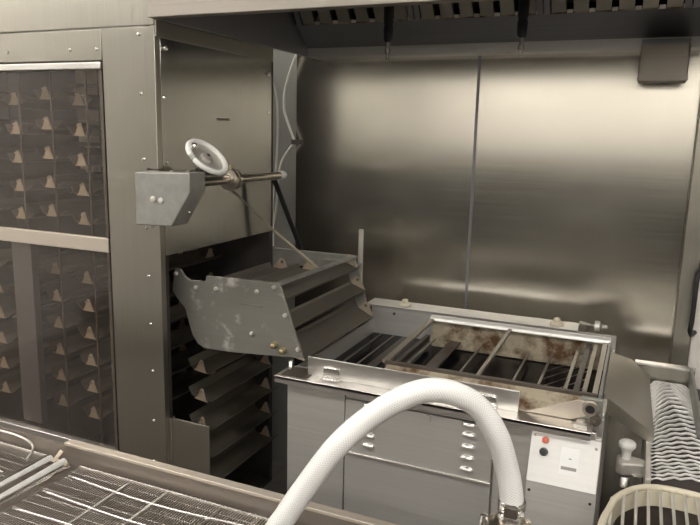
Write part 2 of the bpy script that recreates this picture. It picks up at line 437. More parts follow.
MB().tube([(-.955, 1.77, .925), (-.955, 1.77, .883)], .006, 10).build('foot_bolt', M['chrome'], ch)
MB().box(-1.041, -1.022, 2.50, 2.512, .93, 1.245).build('upright_post', M['pale'], ch, bevel=.002)
MB().bar((-1.030, 2.424, 1.10), (-1.030, 2.505, 1.10), .012, .012).build('post_arm', M['alu'], ch)
def chute_tray(loc, rot, label, prof, y0, y1):
    t = thing('chute_tray', label, 'tray', loc, 'trays tipped in the discharge chute')
    MB().strip([(loc[0] + x, loc[2] + z) for x, z in prof], y0, y1, .0025).build('tray_pocket', M['tray'], t, smooth=20)
    for y, s in ((y0 + .001, -1), (y1 - .001, 1)):
        MB().prism([(loc[0] - .045, y, loc[2] - .004), (loc[0] + .035, y, loc[2] - .016), (loc[0] + .008, y, loc[2] + .040), (loc[0] - .008, y, loc[2] + .042)], (0, .003 * s, 0)).build('end_bracket', M['bracket'], t)
        MB().tube([(loc[0], y, loc[2] + .028), (loc[0], y + s * .01, loc[2] + .028)], .006, 8).build('pivot_pin', M['grease'], t)
    return t
tip = [(-.030, .018), (-.024, .008), (.036, -.014), (.043, -.004)]
chute_tray((-1.035, 2.11, 1.115), 0, 'tipped tray at the top of the chute mouth, under the cross bar', tip, 1.815, 2.405)
chute_tray((-1.000, 2.11, 1.030), 0, 'tipped tray in the middle of the chute mouth', tip, 1.815, 2.405)
chute_tray((-.962, 2.11, .930), 0, 'lowest and widest-looking tray of the chute mouth, just above the hot oil', [(-.062, .036), (-.055, .026), (.030, -.018), (.036, -.010)], 1.815, 2.405)
flat = [(-.058, .022), (-.047, .002), (.040, -.004), (.050, .010)]
chute_tray((-1.17, 2.10, 1.092), 0, 'tray lying on top of the chute behind the side plate, nearest the cross bar', flat, 1.83, 2.33)
chute_tray((-1.30, 2.10, 1.085), 0, 'tray lying on top of the chute, half under the end panel', flat, 1.83, 2.33)

# ------------------------------------------------------------------ tray drive on the cabinet's end
gb = thing('drive_gearbox', 'grey box-shaped tray drive with hand wheel and shaft, on the cabinet corner', 'gearbox', (-1.27, 1.63, 1.34))
box_poly = [(-1.359, 1.499), (-1.167, 1.505), (-1.167, 1.449), (-1.233, 1.349), (-1.362, 1.344)]
hs = MB().prism([(x, 1.56, z) for x, z in box_poly], (0, .075, 0)).build('housing', M['alu'], gb, bevel=.003)
MB().box(-1.368, -1.30, 1.635, 1.70, 1.40, 1.49).build('mounting_block', M['alu'], gb)
for x, z in ((-1.296, 1.424), (-1.268, 1.421)): MB().lathe((x, 1.56, z), (0, -1, 0), [(.009, 0), (.009, .003), (.006, .004), (.003, .0045)], 16).build('cover_cap', M['pale'], hs)
bolt((-1.318, 1.58, 1.344), (0, 0, -1), .006, hs, M['chrome'], .008)
bolt((-1.2, 1.60, 1.39), (.8, 0, -.6), .005, hs, M['chrome'], .006)
MB().tube([(-1.325, 1.575, 1.509), (-1.275, 1.575, 1.509)], .0035, 8).build('hinge_pin', M['grease'], hs)
for x in (-1.25, -1.195): bolt((x, 1.59, 1.503), (0, 0, 1), .006, hs, M['chrome'], .006)
SX, SZ = -1.245, 1.466
sh = MB().tube([(SX + .028, 1.62, SZ), (SX, 1.70, SZ), (SX - .01, 2.25, SZ - .001)], .014, 16).build('drive_shaft', M['shaft'], gb, smooth=60)
MB().lathe((SX - .01, 2.25, SZ - .001), (0, 1, 0), [(.017, -.025), (.017, 0), (.013, .012), (.006, .016)], 16).build('end_cap', M['white'], sh)
cl = MB().lathe((SX - .004, 1.865, SZ), (0, 1, 0), [(.020, 0), (.020, .008), (.036, .010), (.036, .022), (.022, .024), (.022, .034), (.034, .036), (.034, .048), (.018, .050)], 22).build('collar', M['shaft'], gb)
bolt((SX - .004, 1.89, SZ + .034), (0, 0, 1), .006, cl, M['brass'], .014)
MB().bar((SX - .01, 2.235, SZ - .01), (-1.378, 2.235, SZ - .01), .02, .012).build('shaft_bearing_arm', M['alu'], gb)
# hand wheel: dished disc with a rolled rim, crank knob and hub, tilted up toward the room
wn = V((.692, -.053, .718)).normalized(); wc = V((-1.206, 1.70, 1.545))
wd, wa, wb = frame_of(wn)
hw = MB().ring(wc, wn, .064, .0085, 40, 10).build('hand_wheel', M['white'], gb, smooth=60)
MB().lathe(wc - wn * .006, wn, [(.062, 0), (.058, .004), (.030, -.004), (.018, -.002), (.017, .010), (.010, .013)], 32).build('wheel_disc', M['pale'], hw)
MB().lathe(wc + wn * .006, wn, [(.006, 0), (.006, .004), (.002, .005)], 12).build('hub_nut', M['grease'], hw)
kp = wc + V((-.32, -.72, .36)).normalized() * .050
kp = wc + (kp - wc - wn * (kp - wc).dot(wn)).normalized() * .055
MB().lathe(kp, wn, [(.005, -.004), (.005, .008), (.009, .010), (.010, .022), (.006, .026)], 14).build('crank_knob', M['chrome'], hw)
MB().tube([wc - wn * .01, wc - wn * .06, (-1.235, 1.655, 1.48)], .008, 12).build('wheel_spindle', M['shaft'], gb)

tag(MB().tube([(-1.262, 1.90, 1.440), (-1.14, 1.99, 1.29), (-1.018, 2.08, 1.160)], .0055, 10).build('tie_rod', M['tan_rod'], loc=(-1.14, 1.99, 1.29), smooth=60), 'thin tan tie rod slanting from the shaft collar down to the chute', 'rod')
tag(MB().bar((-1.318, 2.30, 1.44), (-1.267, 2.432, 1.152), .020, .006, (0, 1, 0)).build('support_strut', M['black'], loc=(-1.2, 2.35, 1.3), smooth=0), 'dark flat strut from the shaft end down behind the chute', 'strut')

def spline(pts, n=8):
    pts = [V(p) for p in pts]; out = []
    P = [pts[0]] + pts + [pts[-1]]
    for i in range(1, len(P) - 2):
        for k in range(n):
            t = k / n
            a, b, c, d = P[i - 1], P[i], P[i + 1], P[i + 2]
            out.append(.5 * ((2 * b) + (c - a) * t + (2 * a - 5 * b + 4 * c - d) * t * t + (3 * b - a - 3 * c + d) * t ** 3))
    out.append(pts[-1]); return out
# ------------------------------------------------------------------ exhaust hood
HL, HR, HF, HZ = -1.374, .165, 1.66, 1.943
hood = thing('exhaust_hood', 'wide stainless steel exhaust hood over the fryer', 'hood', ((HL + HR) / 2, 2.2, HZ))
MB().box(HL, HR, HF, HF + .03, HZ, 2.62).build('front_panel', M['hood_steel'], hood, bevel=.003)
MB().box(HL, HR, HF - .006, HF, HZ, HZ + .045).build('front_lip', M['hood_steel'], hood, bevel=.002)
MB().box(HL, HL + .02, HF + .03, YB - .01, HZ, 2.62).build('side_panel', M['hood_dark'], hood)
MB().box(HR - .02, HR, HF + .03, YB - .01, HZ, 2.62).build('side_panel', M['hood_dark'], hood)
MB().box(HL, HR, HF, YB - .01, 2.60, 2.62).build('top_panel', M['hood_dark'], hood)
gt = MB(); gt.box(HL + .02, HR - .02, 2.64, YB - .008, HZ - .004, HZ); gt.box(HL + .02, HR - .02, 2.64, 2.646, HZ, HZ + .036); gt.build('grease_gutter', M['bright'], hood)
MB().prism([(HL + .02, 2.655, HZ + .02), (HL + .02, 2.54, 2.055), (HL + .02, 2.55, 2.065), (HL + .02, 2.665, HZ + .03)], (HR - HL - .04, 0, 0)).build('rear_slope', M['hood_dark'], hood)
MB().prism([(HL + .02, 2.525, 2.048), (HL + .02, 2.56, 2.056), (HL + .02, 2.56, 2.062), (HL + .02, 2.525, 2.054)], (HR - HL - .04, 0, 0)).build('filter_ledge', M['rust'], hood)
f0, f1 = V((0, 2.535, 2.058)), V((0, 2.25, 2.42))
fd = (f1 - f0).normalized(); fnrm = V((0, -fd.z, fd.y))
edges = [HL + .03, -.845, -.375, .09, HR - .022]
for a, b in zip(edges[:-1], edges[1:]):
    w = b - a
    bk = MB(); bk.bar((a + w / 2, f0.y + .02, f0.z + .03), (a + w / 2, f1.y + .02, f1.z + .03), w - .01, .003, fnrm); fo = bk.build('baffle_filter', M['black'], hood)
    for xe in ((a + .012, b - .012) if w > .2 else (a + .012,)):
        MB().bar((xe, f0.y, f0.z), (xe, f1.y, f1.z), .02, .03, fnrm).build('filter_frame', M['hood_dark'], fo)
    k = max(1, round((w - .03) / .075)); st = (w - .03) / k
    for i in range(k):
        x = a + .015 + st * (i + .5)
        c = MB()
        hw_ = st * .31
        for e in (-1, 1): c.bar((x + e * hw_, f0.y, f0.z + .004), (x + e * hw_, f1.y, f1.z), .003, .028, fnrm)
        c.bar(V((x, f0.y, f0.z + .004)) + fnrm * .013, V((x, f1.y, f1.z)) + fnrm * .013, hw_ * 2, .003, fnrm)
        c.build('baffle', M['cab_steel'], fo)
        MB().bar(V((x + st * .5, f0.y, f0.z)) + fnrm * .012, V((x + st * .5, f0.y, f0.z)) + fd * .013 + fnrm * .012, st * .26, .003, fnrm).build('drain_lip', M['bright'], fo)

for x, lab in ((-.903, 'black fire suppression nozzle under the hood, on the left above the chute'), (-.423, 'black fire suppression nozzle under the hood, in front of the wall seam')):
    n = thing('spray_nozzle', lab, 'nozzle', (x, 2.40, 2.6), 'fire suppression nozzles under the hood')
    MB().tube([(x, 2.40, 2.60), (x, 2.40, 2.05)], .009, 12).build('drop_pipe', M['hood_steel'], n, smooth=60)
    MB().lathe((x, 2.40, 1.955), (0, 0, 1), [(.012, 0), (.016, .01), (.018, .05), (.015, .06), (.018, .07), (.019, .13), (.014, .14)], 16).build('boot', M['black'], n)
    MB().lathe((x, 2.40, 1.895), (0, 0, 1), [(.004, 0), (.007, .004), (.007, .02), (.011, .022), (.011, .036), (.008, .038), (.008, .062)], 16).build('nozzle_tip', M['chrome'], n)

gc = thing('grease_cup', 'square grey grease cup hanging under the right end of the hood', 'grease cup', (.024, 2.60, 1.82))
g = MB(); x0, x1, y0, y1, z0, z1 = -.051, .099, 2.54, 2.66, 1.823, 1.94
t_ = .003
g.box(x0, x1, y0, y0 + t_, z0, z1); g.box(x0, x1, y1 - t_, y1, z0, z1); g.box(x0, x0 + t_, y0, y1, z0, z1); g.box(x1 - t_, x1, y0, y1, z0, z1); g.box(x0, x1, y0, y1, z0, z0 + t_)
g.build('cup', M['hood_steel'], gc)
MB().box(x0 - .002, x1 + .002, y0 - .003, y0, z0, z0 + .012).build('bottom_fold', M['hood_steel'], gc)
MB().box(x0, x1, 2.60, 2.606, 1.92, 1.965).build('hanger', M['hood_dark'], gc)

# cables on the wall behind the cabinet
tag(MB().tube(spline([(-1.442, 2.7, 1.99), (-1.442, 2.7, 1.957), (-1.471, 2.70, 1.886), (-1.495, 2.70, 1.809), (-1.50, 2.70, 1.744), (-1.49, 2.70, 1.692), (-1.448, 2.70, 1.592)]), .006, 8).build('hanging_cable', M['cable'], loc=(-1.46, 2.68, 1.6), smooth=60), 'white cable curving from the hood down to a dark clip on the wall', 'cable')
cc = MB().box(-1.457, -1.439, 2.69, 2.734, 1.572, 1.594).build('cable_clip', M['grease'], loc=(-1.462, 2.74, 1.53)); tag(cc, 'small dark clip joining the white cables on the wall', 'clip')
tag(MB().tube(spline([(-1.448, 2.7, 1.579), (-1.488, 2.7, 1.529), (-1.514, 2.7, 1.483), (-1.529, 2.7, 1.41), (-1.534, 2.7, 1.323), (-1.544, 2.7, 1.24), (-1.568, 2.7, 1.163)]), .006, 8).build('hanging_cable', M['cable'], loc=(-1.5, 2.68, 1.3), smooth=60), 'white cable hanging below the wall clip, behind the shaft end', 'cable')
tag(MB().tube(spline([(-1.41, 2.43, 1.88), (-1.387, 2.43, 1.773), (-1.379, 2.43, 1.692), (-1.379, 2.43, 1.593), (-1.386, 2.43, 1.488), (-1.40, 2.43, 1.368), (-1.401, 2.43, 1.264), (-1.399, 2.43, 1.155)]), .005, 8).build('hanging_cable', M['cable'], loc=(-1.38, 2.43, 1.5), smooth=60), 'white cable running down the rear edge of the proofer cabinet', 'cable')

# ------------------------------------------------------------------ fryer
FX0, FX1, FY0, FY1 = -.938, -.035, 1.72, 2.58
fy = thing('donut_fryer', 'stainless steel fryer cabinet with louvred door and dark oil tank', 'fryer', (-.5, 2.15, 0))
body = MB()
body.box(FX0 + .012, FX1, FY0 + .02, FY1 - .02, .12, .80); body.build('body', M['fry_steel'], fy)
for x in (FX0 + .06, FX1 - .06):
    for y in (FY0 + .08, FY1 - .08): MB().lathe((x, y, 0), (0, 0, 1), [(.03, 0), (.03, .01), (.018, .015), (.018, .12)], 14).build('foot', M['chrome'], fy)
MB().box(FX0, -.747, FY0, FY0 + .019, .13, .872).build('fixed_panel', M['fry_steel'], fy, bevel=.002)
ud = MB().box(-.742, -.306, FY0 - .004, FY0 + .019, .694, .858).build('louvred_door', M['fry_steel'], fy, bevel=.002)
ld = MB().box(-.742, -.306, FY0, FY0 + .019, .13, .688).build('lower_door', M['fry_steel'], fy, bevel=.002)
MB().box(-.742, -.306, FY0 - .008, FY0, .6885, .6945).build('bright_edge', M['bright'], ud, bevel=.001)
MB().box(-.742, -.306, FY0 + .001, FY0 + .019, .861, .876).build('door_header', M['fry_steel'], fy)
rp = MB().box(-.300, FX1, FY0, FY0 + .019, .13, .876).build('fixed_panel', M['fry_steel'], fy, bevel=.002)
MB().box(-.492, -.482, FY0 - .010, FY0 - .004, .838, .856).build('door_catch', M['fry_steel'], ud)
def louvre(x, z):
    w = .042; prof = []
    n = 10; mb = MB(); vs = []; fs = []
    for i in range(n + 1):
        u = i / n; e = math.sin(PI * min(1, max(0, u))) ** .35
        xx = x - w / 2 + w * u
        for j in range(6):
            a = PI * j / 5 * .5
            vs.append((xx, FY0 - .004 - .010 * e * math.cos(a), z + .010 * e * math.sin(a) - .004))
        vs.append((xx, FY0 - .002, z - .004))
    for i in range(n):
        for j in range(6): fs.append((i * 7 + j, (i + 1) * 7 + j, (i + 1) * 7 + j + 1, i * 7 + j + 1))
    mb.add(vs, fs); mb.build('louvre', M['bright'], ud, smooth=50)
for z in (.853, .824, .789, .756, .722): louvre(-.372, z)
for z in (.853, .824, .790, .760, .729): louvre(-.665, z)
# top: ledge in front, tank walls, rear rail
tp = MB(); tp.box(-.972, -.06, 1.698, 1.80, .888, .8975); tp.box(-.972, -.06, 1.698, 1.703, .876, .898); tp.build('front_ledge', M['bright'], fy, bevel=.0015)
sl = MB()
for i in range(9): sl.box(-.955 + i * .010, -.950 + i * .010, 1.712, 1.79, .898, .900)
sl.build('ledge_ribs', M['grease'], fy)
tk = MB()
tk.box(-.955, FX1, 1.800, 1.808, .80, .897); tk.box(-.955, FX1, 2.458, 2.466, .80, .948); tk.box(-.955, -.947, 1.808, 2.458, .80, .895); tk.box(FX1 - .008, FX1, 1.808, 2.458, .80, .90); tk.box(-.955, FX1, 1.80, 2.466, .795, .803)
tk.build('tank', M['fry_steel'], fy)
MB().box(-.946, FX1 - .009, 1.809, 2.457, .803, .836).build('oil', M['oil'], fy, smooth=0)
rr = MB(); rr.box(-.985, -.165, 2.458, 2.565, .944, .952); rr.box(-.985, -.165, 2.557, 2.565, .80, .944); rr.build('rear_rail', M['fry_steel'], fy, bevel=.001)
rrail = [o for o in bpy.data.objects if o.name.startswith('rear_rail')][0]
for x in (-.86, -.66, -.42): bolt((x, 2.458, .925), (0, -1, 0), .006, rrail, M['grease'], .004)
for x, mt in ((-.832, M['cream']), (-.243, M['cream'])):
    MB().lathe((x, 2.505, .952), (0, 0, 1), [(.024, 0), (.026, .004), (.022, .010), (.012, .012), (.013, .020), (.010, .025), (.004, .026)], 22).build('rail_knob', mt, rrail)
hb = MB()
hb.box(-.165, -.135, 2.48, 2.55, .93, .965); hb.build('hinge_block', M['grease'], fy, bevel=.002)
MB().tube([(-.165, 2.515, .962), (-.085, 2.515, .962)], .012, 12).build('hinge_pin', M['pale'], fy)
MB().lathe((-.10, 2.515, .962), (1, 0, 0), [(.02, -.012), (.02, .006), (.008, .008), (.007, .03), (.003, .032)], 12).build('hinge_collar', M['pale'], fy)
# flights seen through the oil left of the conveyor frame
for x in (-.905, -.852, -.80, -.725):
    MB().bar((x, 1.83, .838), (x, 2.44, .838), .004 if x != -.80 else .030, .006).build('drop_plate_rod', M['rod' if x != -.80 else 'grease'], fy)
# inlet fittings between the cabinets
MB().tube([(-1.03, 1.86, .835), (-.955, 1.86, .835)], .014, 12).build('side_pipe', M['alu'], fy)
MB().tube([(-1.06, 2.15, .42), (-.943, 2.15, .42)], .035, 14).build('drain_valve', M['pale'], fy)
# control box with sloping face
cb = MB().prism([(-.205, 1.719, .872), (-.205, 1.665, .752), (-.205, 1.668, .14), (-.205, 1.719, .14)], (.172, 0, 0)).build('control_box', M['fry_steel'], fy, bevel=.001)
n0, n1 = V((0, 1.719, .872)), V((0, 1.665, .752))
nd = (n1 - n0).normalized(); nn = V((0, nd.z, -nd.y))
if nn.y > 0: nn = -nn
def on_face(x, t, h=0): p = n0 + nd * t + nn * h; return V((x, p.y, p.z))
fp = MB().prism([on_face(-.205, .002), on_face(-.034, .002), on_face(-.034, .131), on_face(-.205, .131)], nn * .003).build('control_panel', M['panel'], cb, bevel=.0008)
MB().lathe(on_face(-.169, .022, .003), nn, [(.009, 0), (.009, .003), (.0075, .008), (.003, .009)], 18).build('push_button', M['red'], cb)
MB().lathe(on_face(-.170, .052, .003), nn, [(.011, 0), (.011, .004), (.009, .014), (.003, .015)], 18).build('control_knob', M['black'], cb)
MB().prism([on_face(-.128, .030, .003), on_face(-.082, .030, .003), on_face(-.082, .098, .003), on_face(-.128, .098, .003)], nn * .0006).build('instruction_label', M['sticker'], cb, smooth=0)
MB().prism([on_face(-.124, .078, .0037), on_face(-.086, .078, .0037), on_face(-.086, .086, .0037), on_face(-.124, .086, .0037)], nn * .0003).build('label_print', M['print'], cb, smooth=0)
MB().prism([on_face(-.107, .056, .0037), on_face(-.100, .056, .0037), on_face(-.100, .059, .0037), on_face(-.107, .059, .0037)], nn * .0003).build('label_print', M['print'], cb, smooth=0)
for x, t in ((-.195, .012), (-.044, .020)): bolt(on_face(x, t, .003), nn, .004, cb, M['shaft'], .003)
for x, z in ((-.196, .728), (-.046, .725)): bolt((x, 1.6665, z), (0, -1, 0), .004, cb, M['black'], .003)

# splash guard leaning on the ledge
sg = thing('splash_guard', 'long bright steel splash guard strip along the fryer front edge', 'guard', (-.57, 1.755, .898))
MB().box(-.884, -.250, 1.748, 1.754, .898, .957).build('guard_strip', M['bright'], sg, bevel=.001)
MB().box(-.884, -.250, 1.754, 1.79, .8985, .9015).build('guard_foot', M['bright'], sg)
for x in (-.80, -.335):
    MB().box(x - .030, x + .030, 1.722, 1.747, .899, .906).build('latch_tab', M['chrome'], sg, bevel=.002)
    MB().prism([(x - .030, 1.740, .906), (x + .030, 1.740, .906), (x + .026, 1.740, .934), (x - .026, 1.740, .934)], (0, .007, 0)).build('latch_tab', M['chrome'], sg, bevel=.002)

# conveyor frame sitting in the tank
cf = thing('fryer_conveyor', 'rectangular conveyor frame with flight bars over the oil, white rear strip', 'conveyor', (-.36, 2.12, .85))
MB().box(-.668, -.060, 1.836, 1.850, .925, .950).build('front_rail', M['grease'], cf, bevel=.001)
MB().prism([(-.66, 1.836, .940), (-.66, 1.772, .905), (-.66, 1.766, .899), (-.66, 1.770, .899), (-.66, 1.836, .934)], (.60, 0, 0)).build('front_plate', M['rust'], cf)
MB().box(-.680, -.055, 2.385, 2.391, .840, .944).build('rear_plate', M['rust'], cf)
MB().prism([(-.685, 2.368, .941)] + [(-.685, 2.386 - .020 * math.cos(a), .944 + .017 * math.sin(a)) for a in [PI * k / 10 for k in range(11)]] + [(-.685, 2.406, .941)], (.635, 0, 0)).build('rear_strip', M['strip'], cf, smooth=40)
MB().bar((-.668, 1.843, .945), (-.680, 2.385, .945), .020, .010).build('cross_bar', M['rod'], cf, bevel=.001)
MB().bar((-.384, 1.843, .945), (-.388, 2.385, .945), .012, .012).build('cross_bar', M['rod'], cf, bevel=.001)
lw = MB(); lw.box(-.705, -.69, 1.836, 2.39, .86, .88); lw.build('lower_bar', M['grease'], cf)
for x, w, m in ((-.668, .006, 'rod'), (-.588, .040, 'grease'), (-.489, .006, 'rod'), (-.318, .006, 'rod')):
    MB().bar((x, 1.852, .868), (x, 2.384, .868), w, .006).build('flight_bar', M[m], cf)
for x, z, w, m in ((-.238, .875, .007, 'rod'), (-.150, .915, .010, 'rod'), (-.118, .928, .016, 'grease'), (-.095, .935, .012, 'rod'), (-.066, .944, .014, 'rod')):
    MB().bar((x, 1.852, z), (x, 2.384, z), w, .006).build('flight_bar', M[m], cf)
for k in range(6):
    y = 1.93 + k * .08
    MB().tube([(-.235, y - .02, .862), (-.10, y + .015, .925)], .0022, 6).build('ramp_wire', M['rod'], cf)
MB().box(-.056, -.048, 1.84, 2.39, .85, .95).build('end_plate', M['alu'], cf)
MB().prism([(-.234, 1.762, .899), (-.100, 1.762, .956), (-.067, 1.762, .952), (-.080, 1.762, .915), (-.117, 1.762, .899)], (0, .006, 0)).build('wedge_plate', M['rim'], cf, bevel=.001)
br = MB().prism([(-.095, 1.770, .962), (-.040, 1.770, .962), (-.040, 1.770, .897), (-.095, 1.770, .897)], (0, .016, 0)).build('bearing_plate', M['alu'], cf, bevel=.002)
MB().lathe((-.070, 1.770, .938), (0, -1, 0), [(.022, 0), (.022, .010), (.018, .012), (.018, .018), (.012, .018), (.012, .010), (.004, .010)], 20).build('bearing', M['rod'], br)
MB().lathe((-.070, 1.758, .938), (0, -1, 0), [(.012, 0), (.012, .0015), (.004, .002)], 16).build('bore_shade', M['black'], br)  # black disc painted as the shade inside the bore
spk = MB().lathe((-.056, 1.768, .908), (0, -1, 0), [(.014, 0), (.014, .012), (.006, .013), (.006, .020), (.002, .021)], 14).build('drive_nut', M['grease'], br)
MB().prism([(-.106, 1.716, .906), (-.072, 1.716, .906), (-.072, 1.716, .866), (-.106, 1.716, .866)], (0, .02, 0)).build('mounting_clip', M['pale'], cf, bevel=.002)
MB().box(-.100, -.080, 1.73, 1.82, .899, .905).build('clip_arm', M['pale'], cf)
MB().box(-.068, -.048, 1.718, 1.735, .868, .892).build('clip_block', M['bright'], cf, bevel=.002)

# ------------------------------------------------------------------ transfer slide and belt conveyor
ts = thing('transfer_slide', 'plain grey steel slide from the fryer end down to the wire belt', 'slide', (.02, 2.2, .80))
MB().prism([(-.046, 1.955, .912), (-.046, 2.375, .912), (.023, 2.50, .858), (.082, 2.46, .822), (.094, 1.945, .822)], (.0, 0, .003)).build('slide_plate', M['cab_steel'], ts)
MB().prism([(-.046, 1.953, .913), (.094, 1.943, .824), (.094, 1.943, .790), (-.046, 1.953, .868)], (0, .004, 0)).build('side_flange', M['cab_steel'], ts)

bc = thing('belt_conveyor', 'wire belt conveyor with bright curved wires beyond the slide', 'conveyor', (.25, 2.1, 0))
MB().box(.088, .60, 1.715, 2.49, .775, .792).build('belt_bed', M['beltdark'], bc)
bw = MB()
y = 1.722; k = 0
while y < 2.44:
    pts = []
    A = .05 + .11 * min(1, max(0, (y - 1.82) / .35))
    far = min(1, max(0, (y - 1.82) / .45)); n = 38
    for i in range(n + 1):
        u = i / n; x = .088 + u * .51
        yy = y + A * (math.sin(PI * min(1.3, u / (.49 - .25 * far))) if u < (.49 - .25 * far) * 1.3 else -.8) + .006 * math.sin(i * 2.1 + k)
        pts.append((x, min(2.485, max(1.72, yy)), .797))
    bw.tube(pts, .0032 + .0026 * far, 6); y += .021 + .013 * far; k += 1
bw.build('wire_belt', M['belt'], bc, smooth=60)
MB().box(.035, .225, 2.495, 2.52, .775, .848).build('end_wall', M['cab_steel'], bc)
MB().box(.033, .228, 2.49, 2.525, .848, .857).build('end_wall_cap', M['bright'], bc, bevel=.002)
MB().box(.208, .216, 2.04, 2.49, .798, .862).build('side_guard', M['alu'], bc)
MB().prism([(.208, 2.04, .798), (.208, 2.04, .862), (.36, 1.90, .862), (.36, 1.90, .798)], (.006, .006, 0)).build('side_guard', M['alu'], bc)
MB().box(.075, .088, 1.715, 2.49, .74, .80).build('side_rail', M['pale'], bc, bevel=.002)
MB().box(.60, .613, 1.74, 2.49, .74, .80).build('side_rail', M['cab_steel'], bc)
for x in (.095, .59):
    for y in (1.80, 2.45): MB().box(x - .012, x + .012, y - .012, y + .012, 0, .776).build('leg', M['cab_steel'], bc)
kn = MB().lathe((.028, 1.85, .782), (0, 0, 1), [(.013, 0), (.012, .018), (.016, .026), (.022, .034), (.022, .044), (.017, .049), (.006, .051)], 24).build('clamp_knob', M['white'], bc, smooth=50)
MB().prism([(.005, 1.825, .745), (.02, 1.815, .745), (.085, 1.835, .745), (.085, 1.865, .745), (.02, 1.88, .745), (.005, 1.87, .745)], (0, 0, .036)).build('clamp_arm', M['pale'], bc, bevel=.006, seg=3)
MB().tube([(.03, 1.85, .70), (.03, 1.85, .75)], .012, 12).build('clamp_screw', M['chrome'], bc)
MB().tube([(.06, 1.83, .66), (.06, 1.83, .75)], .016, 12).build('clamp_post', M['chrome'], bc)
MB().tube([(.025, 1.85, .70), (.095, 1.85, .70)], .010, 12).build('clamp_bar', M['chrome'], bc)

# round-ended basket with parallel bars
ol = [(-.014, 1.20), (-.014, 1.45), (-.009, 1.53), (-.002, 1.566), (.011, 1.63), (.041, 1.687), (.075, 1.720), (.114, 1.734), (.161, 1.735), (.205, 1.728), (.24, 1.70), (.268, 1.65), (.285, 1.58), (.29, 1.50), (.29, 1.20)]
bk = thing('round_basket', 'round-ended cream hopper with parallel wire bars across the top', 'basket', (.135, 1.45, 0))
sm = spline([(x, y, .79) for x, y in ol] + [(.25, 1.14, .79), (.135, 1.12, .79), (.02, 1.14, .79), (-.020, 1.20, .79)], 4)[:-1]
MB().tube(sm, .0085, 10, True).build('top_hoop', M['cream'], bk, smooth=60)
cen = V((.135, 1.45, .79))
def wall_loop(s, z): return [V((cen.x + (p.x - cen.x) * s, cen.y + (p.y - cen.y) * s, z)) for p in sm]
wl = MB(); L0, L1, L2, L3 = wall_loop(.99, .785), wall_loop(.95, .752), wall_loop(.965, .785), wall_loop(.93, .752)
n = len(sm)
wl.add(L0 + L1 + L2 + L3, [(i, (i + 1) % n, n + (i + 1) % n, n + i) for i in range(n)] + [(2 * n + i, 2 * n + (i + 1) % n, 3 * n + (i + 1) % n, 3 * n + i) for i in range(n)] + [(i, (i + 1) % n, 2 * n + (i + 1) % n, 2 * n + i) for i in range(n)] + [(n + i, n + (i + 1) % n, 3 * n + (i + 1) % n, 3 * n + i) for i in range(n)])
wl.build('wall_band', M['cream'], bk, smooth=50)
K0, K1 = wall_loop(.945, .752), wall_loop(.80, .50)
MB().add(K0 + K1, [(i, (i + 1) % n, n + (i + 1) % n, n + i) for i in range(n)] + [tuple(range(n, 2 * n))]).build('hopper_bowl', M['grease'], bk, smooth=50)
def y_edge(x):
    best = [p.y for p in sm if abs(p.x - x) < .016]
    return (max(best) if best else 1.7)
for i in range(11):
    x = .003 + i * .0265
    ye = y_edge(x)
    MB().tube([(x, 1.15, .79), (x, ye - .016, .79), (x, ye - .006, .786)], .0036, 8).build('grille_bar', M['pale'], bk, smooth=60)
for x, y in ((.02, 1.25), (.25, 1.25), (.135, 1.62)): MB().tube([(x, y, 0), (x, y, .52)], .014, 12).build('leg', M['chrome'], bk)

bk.location.y -= .035
# ------------------------------------------------------------------ glazing table in the foreground
gt_ = thing('glazing_table', 'long steel glazing table with raised rear wall in the foreground', 'table', (-1.1, .85, 0))
RY = 1.165
MB().box(-2.3, -.36, RY - .004, RY, .70, .842).build('rear_wall', M['pan'], gt_)
MB().prism([(-1.262, RY - .008, .842), (-1.262, RY + .016, .842), (-1.262, RY + .016, .850), (-1.262, RY - .008, .850)], (.90, 0, 0)).build('rear_flange', M['rim'], gt_, bevel=.0015)
MB().box(-2.3, -.36, .72, RY - .004, .70, .706).build('pan_floor', M['pan'], gt_)
MB().box(-2.3, -.36, .716, .72, .70, .84).build('front_wall', M['pan'], gt_)
MB().box(-.364, -.36, .72, RY, .70, .842).build('end_wall', M['pan'], gt_)
MB().box(-2.3, -2.296, .72, RY, .70, .842).build('end_wall', M['pan'], gt_)
for x in (-2.25, -.42):
    for y in (.76, 1.11): MB().tube([(x, y, 0), (x, y, .70)], .02, 14).build('leg', M['chrome'], gt_)
for x in (-1.9, -1.25, -.7): MB().tube([(x, .722, .790), (x, 1.160, .790)], .006, 8).build('support_rod', M['chrome'], gt_)
